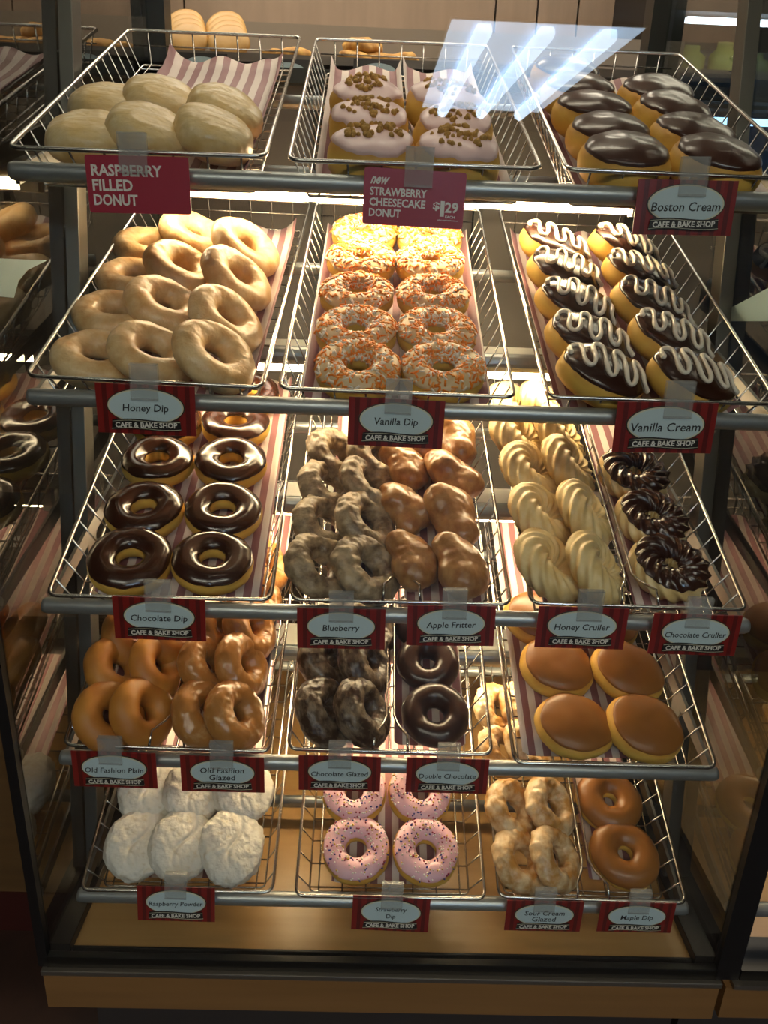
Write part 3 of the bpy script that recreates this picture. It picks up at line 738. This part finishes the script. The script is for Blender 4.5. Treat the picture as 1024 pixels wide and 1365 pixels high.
column('sour_cream_glazed_donut', 4, 2, [(740, 1145), (733, 1074), (703, 995), (695, 944)], 0, 38, 'craggy glazed sour cream ring', 'in the column beside the divider')
column('maple_dip_donut', 4, 2, [(831, 1141), (811, 1070)], 0, 0, 'maple brown iced ring', 'beside the case end')

# ------------------------------------------------------------------ price cards
def text_mesh(name, s, width, height, m, shear=0., x0=0., z0=0., y=0., slope=0., align='c', bold=0., fit=False):
    cu = bpy.data.curves.new('t', 'FONT'); cu.body = s; cu.resolution_u = 2; cu.shear = shear; cu.offset = bold; cu.size = 1
    cu.align_x = 'CENTER'
    ob = bpy.data.objects.new('t', cu); C.objects.link(ob)
    dg = bpy.context.evaluated_depsgraph_get(); me = bpy.data.meshes.new_from_object(ob.evaluated_get(dg))
    bpy.data.objects.remove(ob); bpy.data.curves.remove(cu)
    me.name = name; n = len(me.vertices); co = np.empty(n*3); me.vertices.foreach_get('co', co); co = co.reshape(-1, 3)
    mn, mx = co.min(0), co.max(0); k = min(width/(mx[0]-mn[0]), height/max(.55, mx[1]-mn[1]))
    kz = k
    if fit: k, kz = width/(mx[0]-mn[0]), height/(mx[1]-mn[1])
    cx = (mn[0]+mx[0])/2 if align == 'c' else mn[0]; cy = (mn[1]+mx[1])/2
    X = (co[:, 0]-cx)*k; Z = (co[:, 1]-cy)*kz
    out = np.stack([x0 + X, np.full(n, y), z0 + Z + slope*X], 1)
    me.vertices.foreach_set('co', out.ravel()); me.update()
    me.materials.clear(); me.materials.append(m); return me
def ellipse(a, b, n=40, cx=0, cz=0): return [(cx+a*math.cos(2*math.pi*k/n), cz+b*math.sin(2*math.pi*k/n)) for k in range(n)]

CW, CH = .105, .054
def clip_mesh():
    m = MB(); w_ = .0145
    m.box(-w_, w_, -.0042, -.0030, CH*.70, CH+.022); m.box(-w_, w_, .0020, .0032, CH*.78, CH+.022); m.box(-w_, w_, -.0042, .0032, CH+.0205, CH+.022)
    m.box(-w_, w_, -.0050, -.0042, CH*.70, CH*.74)
    return m.mesh('clip', MT['clip'], False)
CLIP = clip_mesh()
def card_base(px, py, wpx, i, roll, tilt=0.):
    Y = ROWY[i]-.0075
    p = at_y(px, py, Y); d = p - EYE; k = wpx/FPX*d.dot(FWD)/CW
    return T(*p) @ RY(-roll) @ RX(tilt) @ Matrix.Scale(k, 4) @ T(0, 0, -CH/2)
def card(px, py, wpx, i, text, clipx=0., roll=0., lines=1, tilt=0., size=.0104, label=None):
    o = empty('price_card', card_base(px, py, wpx, i, roll, tilt))
    tag(o, label or f'red price card with pale oval reading {text.lower().replace(chr(10), " ")}', 'price card', 'price cards on the rails')
    build('card', MB().box(-CW/2, CW/2, -.0008, .0008, 0, CH), MT['card'], o, smooth=False, bevel=.0003)
    build('oval_outline', MB().prism(ellipse(.0415, .0200, cz=.0305), -.0016, -.0008), MT['oval_edge'], o, smooth=False)
    build('oval_border', MB().prism(ellipse(.0402, .0190, cz=.0305), -.0020, -.0016), MT['cream'], o, smooth=False)
    ov = build('oval', MB().prism(ellipse(.0385, .0176, cz=.0305), -.0024, -.0020), MT['oval'], o, smooth=False)
    if lines == 1: link('lettering', text_mesh('lettering', text, .073, size, MT['ink'], .10, 0, .0280, -.0026, .02, bold=.012), ov)
    else:
        a, b = text.split('\n')
        link('lettering', text_mesh('lettering', a, .055, size*.84, MT['ink'], .1, 0, .0345, -.0026, .02, bold=.012), ov)
        link('lettering', text_mesh('lettering', b, .055, size*.84, MT['ink'], .1, 0, .0238, -.0026, .02, bold=.012), ov)
    top = [(-.036 + .072*t/12, .0155 + .0018*t/12 + .0012*math.sin(t*.5)) for t in range(13)]
    botm = [(x*1.0 + (.001 if x > 0 else -.001), z-.0110) for x, z in top]
    bn_out = botm + top[::-1]
    bn = build('banner', MB().prism(bn_out, -.0030, -.0024), MT['banner'], o, smooth=False)
    link('lettering', text_mesh('lettering', 'CAFE & BAKE SHOP', .066, .0060, MT['lettering'], 0, 0, .0108, -.0033, .025, bold=.03, fit=True), bn)
    build('banner_line', MB().tube([(x, -.0031, z-.0017) for x, z in top], .0003, 4).tube([(x, -.0031, z+.0012) for x, z in botm], .0003, 4), MT['cream'], bn)
    link('clip', CLIP, o, T(clipx, 0, 0))
    return o

R1, R2, R3, R4, R5 = 0, 1, 2, 3, 4
card(913, 277, 133, 0, 'Boston Cream', .004, .02)
card(195, 546, 131, 1, 'Honey Dip', .000, -.01)
card(528, 564, 127, 1, 'Vanilla Dip', .001, -.015)
card(886, 570, 134, 1, 'Vanilla Cream', .010, .02)
card(213, 825, 122, 2, 'Chocolate Dip', .000, -.01, )
card(455, 838, 117, 2, 'Blueberry', .000, .01)
card(601, 834, 117, 2, 'Apple Fritter', .003, .02)
card(775, 837, 120, 2, 'Honey Cruller', .006, .0)
card(926, 846, 118, 2, 'Chocolate Cruller', -.001, .0)
card(153, 1026, 111, 3, 'Old Fashion Plain', -.003, -.01)
card(297, 1032, 111, 3, 'Old Fashion\nGlazed', .0, .0, 2)
card(453, 1031, 109, 3, 'Chocolate Glazed', .0, .0)
card(596, 1034, 109, 3, 'Double Chocolate', .0, .0)
card(235, 1205, 103, 4, 'Raspberry Powder', .0, -.01, tilt=-.12)
card(521, 1218, 103, 4, 'Strawberry\nDip', .0, -.03, 2, tilt=-.12)
card(725, 1221, 102, 4, 'Sour Cream\nGlazed', -.002, .0, 2)
card(848, 1223, 100, 4, 'Maple Dip', .0, .0)

def promo(px, py, wpx, roll, label, lines, price=False, clipx=0.):
    o = empty('promotion_card', card_base(px, py, wpx, 0, roll)); tag(o, label, 'price card', 'price cards on the rails')
    build('card', MB().prism(sum([[(cx+.003*math.cos(math.radians(a0+30*k)), cz+.003*math.sin(math.radians(a0+30*k))) for k in range(4)] for cx, cz, a0 in ((CW/2-.003, .0515, 0), (-CW/2+.003, .0515, 90), (-CW/2+.003, .003, 180), (CW/2-.003, .003, 270))], []), -.0008, .0008), MT['promo'], o, smooth=False)
    for s_, wd, hh, x_, z_, sh_ in lines:
        link('lettering', text_mesh('lettering', s_, wd, hh, MT['lettering'], sh_, x_, z_, -.0010, 0, 'l', .028, True), o)
    link('clip', CLIP, o, T(clipx, 0, 0))
promo(185, 247, 136, .015, 'plain red card reading raspberry filled donut in white capitals', [('RASPBERRY', .072, .0110, -.047, .0405, 0), ('FILLED', .041, .0110, -.047, .0265, 0), ('DONUT', .045, .0110, -.047, .0125, 0)], clipx=-.003)
promo(552, 265, 135, -.02, 'red card for new strawberry cheesecake donut priced 1.29 each', [('new', .020, .0070, -.046, .0425, .5), ('STRAWBERRY', .059, .0080, -.046, .0322, 0), ('CHEESECAKE', .058, .0080, -.046, .0220, 0), ('DONUT', .033, .0080, -.046, .0118, 0),
      ('$', .007, .0085, .020, .0210, 0), ('1', .0042, .0150, .0278, .0190, 0), ('29', .014, .0105, .0325, .0205, 0), ('EACH', .010, .0026, .0335, .0115, 0), ('plus applicable taxes', .021, .0018, .026, .0080, 0)], clipx=.003)

# ------------------------------------------------------------------ behind the case
bc = empty('back_counter', T(0, 1.95, 0)); S = bc.matrix_world.inverted(); tag(bc, 'dim brown shelf unit behind the case carrying bagels and cookies', 'shelf unit')
build('shelf_board', MB().box(-.62, .52, 1.70, 2.05, CAMZ+.320, CAMZ+.335), mat('brown shelf board', '#6b5d50', .5), bc, S, smooth=False)
build('back_board', MB().box(-.62, .72, 2.06, 2.08, .0, CAMZ+.47), mat('taupe back board', '#85786a', .6), bc, S, smooth=False)
build('front_bar', MB().tube([(-.62, 1.72, CAMZ+.475), (.72, 1.72, CAMZ+.475)], .004, 8), MT['rail'], bc, S)
build('post', MB().box(-.63, -.60, 1.70, 2.05, 0, CAMZ+.7), MT['backdark'], bc, S, smooth=False)
BAG = Bun(.042, .038, .026, seed=200, amp=.0015).body(36, 18).mesh('bagel', MT['bagel'])
for c, x in enumerate((260, 308)):
    for k in range(4):
        p = at_y(x - 3*k + (3 if c else -3), 66 - 4*k, 1.80 + .012*k)
        o = link('bagel', BAG); o.matrix_world = T(p.x, 1.755 + .026*k, CAMZ+.335+.030+.014*k) @ RX(math.radians(60)) @ T(0, 0, -.016)
        tag(o, f'pale bagel, {ORD[k]} {"one" if k == 0 else "from the front"} of the {("stack beside the cookies", "stack beside the case end")[1-c]}', 'bagel', 'bagels behind the case')
for k, (x, y) in enumerate(((475, 72), (505, 74), (535, 74), (482, 52), (392, 72), (372, 72))):
    p = at_y(x, y, 1.82); o = link('cookie', Bun(.040, .036, .034, seed=300+k, amp=.006, sc_=40).body(28, 14).mesh('cookie', MT['cookie']))
    o.matrix_world = T(p.x, 1.82 + .02*(k % 2), CAMZ+.336 + (.028 if k == 3 else 0))
    tag(o, ['pale cookie behind the case beside the bagels, lowest', 'pale cookie behind the case, middle of three', 'pale cookie behind the case, end of three', 'pale cookie on top of the others behind the case', 'flat cookie between the bagels and the cookie heap', 'flat cookie nearest the bagel stacks'][k], 'cookie', 'cookies behind the case')
for k, (x, y) in enumerate(((270, 86), (384, 94), (505, 95))):
    p = at_y(x, y, 1.69); o = empty('shelf_label', T(p.x, 1.69, p.z)); tag(o, ('blank oval label below the bagels', 'blank oval label below the flat cookies', 'blank oval label below the cookie heap')[k], 'label', 'oval labels behind the case')
    build('card', MB().box(-.05, .05, 0, .002, -.022, .02), MT['backdark'], o, smooth=False)
    build('oval', MB().prism(ellipse(.034, .014), -.001, 0), MT['oval'], o, smooth=False)
wp = empty('wall_panels', T(.2, 2.6, 0)); S = wp.matrix_world.inverted(); tag(wp, 'brown wooden panelling high behind the case', 'panelling')
xs = [at_y(x, 20, 2.6).x for x in (205, 246, 660, 716, 770, 845)]
for a, b in zip(xs[:-1], xs[1:]): build('panel', MB().box(a+.003, b-.003, 2.6, 2.62, 1.2, 2.68), MT['wallwood'], wp, S, smooth=False)
pn = empty('grey_door', T(-.75, 2.3, 0)); S = pn.matrix_world.inverted(); tag(pn, 'grey green door panel behind the case beside the upright', 'door')
xa, xb = at_y(106, 40, 2.3).x, at_y(158, 40, 2.3).x
build('panel', MB().box(xa, xb, 2.3, 2.33, 0, 2.6), mat('grey green panel', '#6f6f62', .5), pn, S, smooth=False)
build('jamb', MB().box(xb, xb+.05, 2.28, 2.34, 0, 2.6), MT['dark'], pn, S, smooth=False)

# chilled drinks cabinet beyond the end of the case
fr = empty('chilled_cabinet', T(1.25, 2.4, 0)); S = fr.matrix_world.inverted(); tag(fr, 'open chilled cabinet with cold strip lights beyond the case end', 'refrigerator')
x0, x1 = at_y(862, 60, 2.3).x, 2.0
build('cabinet_back', MB().box(x0, x1, 2.75, 2.8, 0, 2.6), mat('grey blue liner', '#3f4f66', .5), fr, S, smooth=False)
build('side_panel', MB().box(x0-.02, x0+.03, 2.25, 2.8, 0, 2.6), MT['dark'], fr, S, smooth=False)
zl = at_y(950, 32, 2.4).z
build('lamp_strip', MB().box(x0+.12, x1, 2.36, 2.38, zl-.006, zl+.006), MT['fridgelamp'], fr, S, smooth=False)
build('canopy', MB().box(x0+.04, x1, 2.34, 2.75, zl+.014, zl+.05), MT['dark'], fr, S, smooth=False)
lo = MB()
for k in range(7):
    z = zl-.03-.022*k; lo.box(x0+.05, x1, 2.70-.005*k, 2.745, z-.008, z)
build('louvre_panel', lo, mat('pale louvres', '#7d8480', .5), fr, S, smooth=False)
zs = at_y(930, 100, 2.5).z
build('shelf_board', MB().box(x0+.04, x1, 2.42, 2.72, zs-.02, zs), MT['steel'], fr, S, smooth=False)
zb = at_y(950, 160, 2.4).z
build('lamp_strip', MB().box(x0+.10, x1, 2.40, 2.42, zb-.008, zb+.008), MT['bluelamp'], fr, S, smooth=False)
build('shelf_board', MB().box(x0+.04, x1, 2.30, 2.72, zb-.19, zb-.17), mat('dark blue shelf', '#27405c', .5), fr, S, smooth=False)
yg = mat('yellow green packaging', '#9a9a2c', .5, var='#b8a83a', scale=12); gn = mat('dull green packaging', '#4f5f2c', .5, var='#6a6a3a', scale=12)
for k in range(9):
    x = x0+.10+.095*k; hgt = .062 + .012*((k*7) % 3)
    m = MB().grid(lambda a, b: (x + .042*math.cos(a*math.pi/8)*(1 if b < 4 else .55), 2.50+.028*math.sin(a*math.pi/8)*(1 if b < 4 else .3), zs + hgt*b/5), 16, 6, True, False)
    tag(build('snack_bag', m, yg if k % 3 else gn), f'{"yellow green" if k % 3 else "dull green"} bag on the cold shelf, {("first", "second", "third", "fourth", "fifth", "sixth", "seventh", "eighth", "ninth")[k]} from the wood panelling', 'bag', 'bags on the cold shelf')

# counter beside the case, and pale sheets standing in for glass reflections
lc = empty('side_counter', T(-1.0, 1.3, 0)); S = lc.matrix_world.inverted(); tag(lc, 'maple counter front with red base strip beside the case', 'counter')
build('front_panel', MB().box(-2.2, -.43, 1.28, 1.30, .11, .80), woodmat('dark maple counter front', '#5c4222', '#6a4d29', .5), lc, S, smooth=False)
build('base_strip', MB().box(-2.2, -.43, 1.275, 1.30, .0, .11), mat('red brown base', '#3f170f', .5), lc, S, smooth=False)
build('worktop', MB().box(-2.2, -.65, 1.26, 1.9, .80, .83), MT['dark'], lc, S, smooth=False)
def paper(pts, X, label):  # pale sheet on the end glass in place of a reflection
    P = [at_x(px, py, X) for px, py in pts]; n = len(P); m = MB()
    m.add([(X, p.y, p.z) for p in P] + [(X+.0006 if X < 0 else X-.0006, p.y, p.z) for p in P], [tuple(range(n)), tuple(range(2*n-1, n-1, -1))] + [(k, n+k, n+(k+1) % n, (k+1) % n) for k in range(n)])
    return tag(build('reflection_sheet', m, mat('pale blue reflection sheet', '#9fb9bd', .6), smooth=False), label, 'reflection sheet')
paper([(-30, 343), (62, 347), (36, 360), (24, 375), (18, 397), (-30, 392)], XL+.0045, 'pale sheet imitating a reflection, with a curled corner, on the case end glass')
paper([(938, 428), (1060, 428), (1060, 365), (985, 405)], XR-.0045, 'pale sheet imitating a reflection on the end glass beside the vanilla cream donuts')

# neighbouring case
NX = XR+.030
nc = empty('neighbour_case', T(NX+.45, YG, ZB)); S = nc.matrix_world.inverted(); tag(nc, 'next bakery case with its own maple deck and front panel', 'display case')
build('deck', MB().box(NX+.02, NX+.9, YG+.045, YB, ZB-.012, ZB), MT['wood'], nc, S, smooth=False)
build('front_channel', MB().box(NX, NX+.9, YG-.006, YG+.045, ZB-.014, ZB+.004), MT['darkmetal'], nc, S, smooth=False)
build('edge_strip', MB().box(NX-.010, NX+.9, YG-.014, YG-.002, ZB-.020, ZB-.013), MT['strip'], nc, S, smooth=False)
build('front_panel', MB().box(NX-.018, NX+.9, YG-.010, YG+.01, ZB-.075, ZB-.020), MT['woodfront'], nc, S, smooth=False)
build('corner_gasket', MB().box(NX-.016, NX-.002, YG-.006, YG+.008, ZB-.012, 2.25), MT['black'], nc, S, smooth=False)
build('cabinet_base', MB().box(NX-.02, NX+.9, YG+.07, YB, 0, ZB-.02), MT['dark'], nc, S, smooth=False)
build('unseen_roof', MB().box(NX, NX+.9, YG+.02, YB, 2.23, 2.25), MT['white'], nc, S, smooth=False)  # out of view, added to shade the neighbouring deck
build('front_rail', MB().tube([(NX+.022, ROWY[4]+.008, ROWZ[4]-.0205), (NX+.85, ROWY[4]+.008, ROWZ[4]-.0205)], .0092, 14), MT['rail'], nc, S)
build('back_panel', MB().box(NX, NX+.9, YB-.03, YB, ZB, 1.22), MT['backdark'], nc, S, smooth=False)
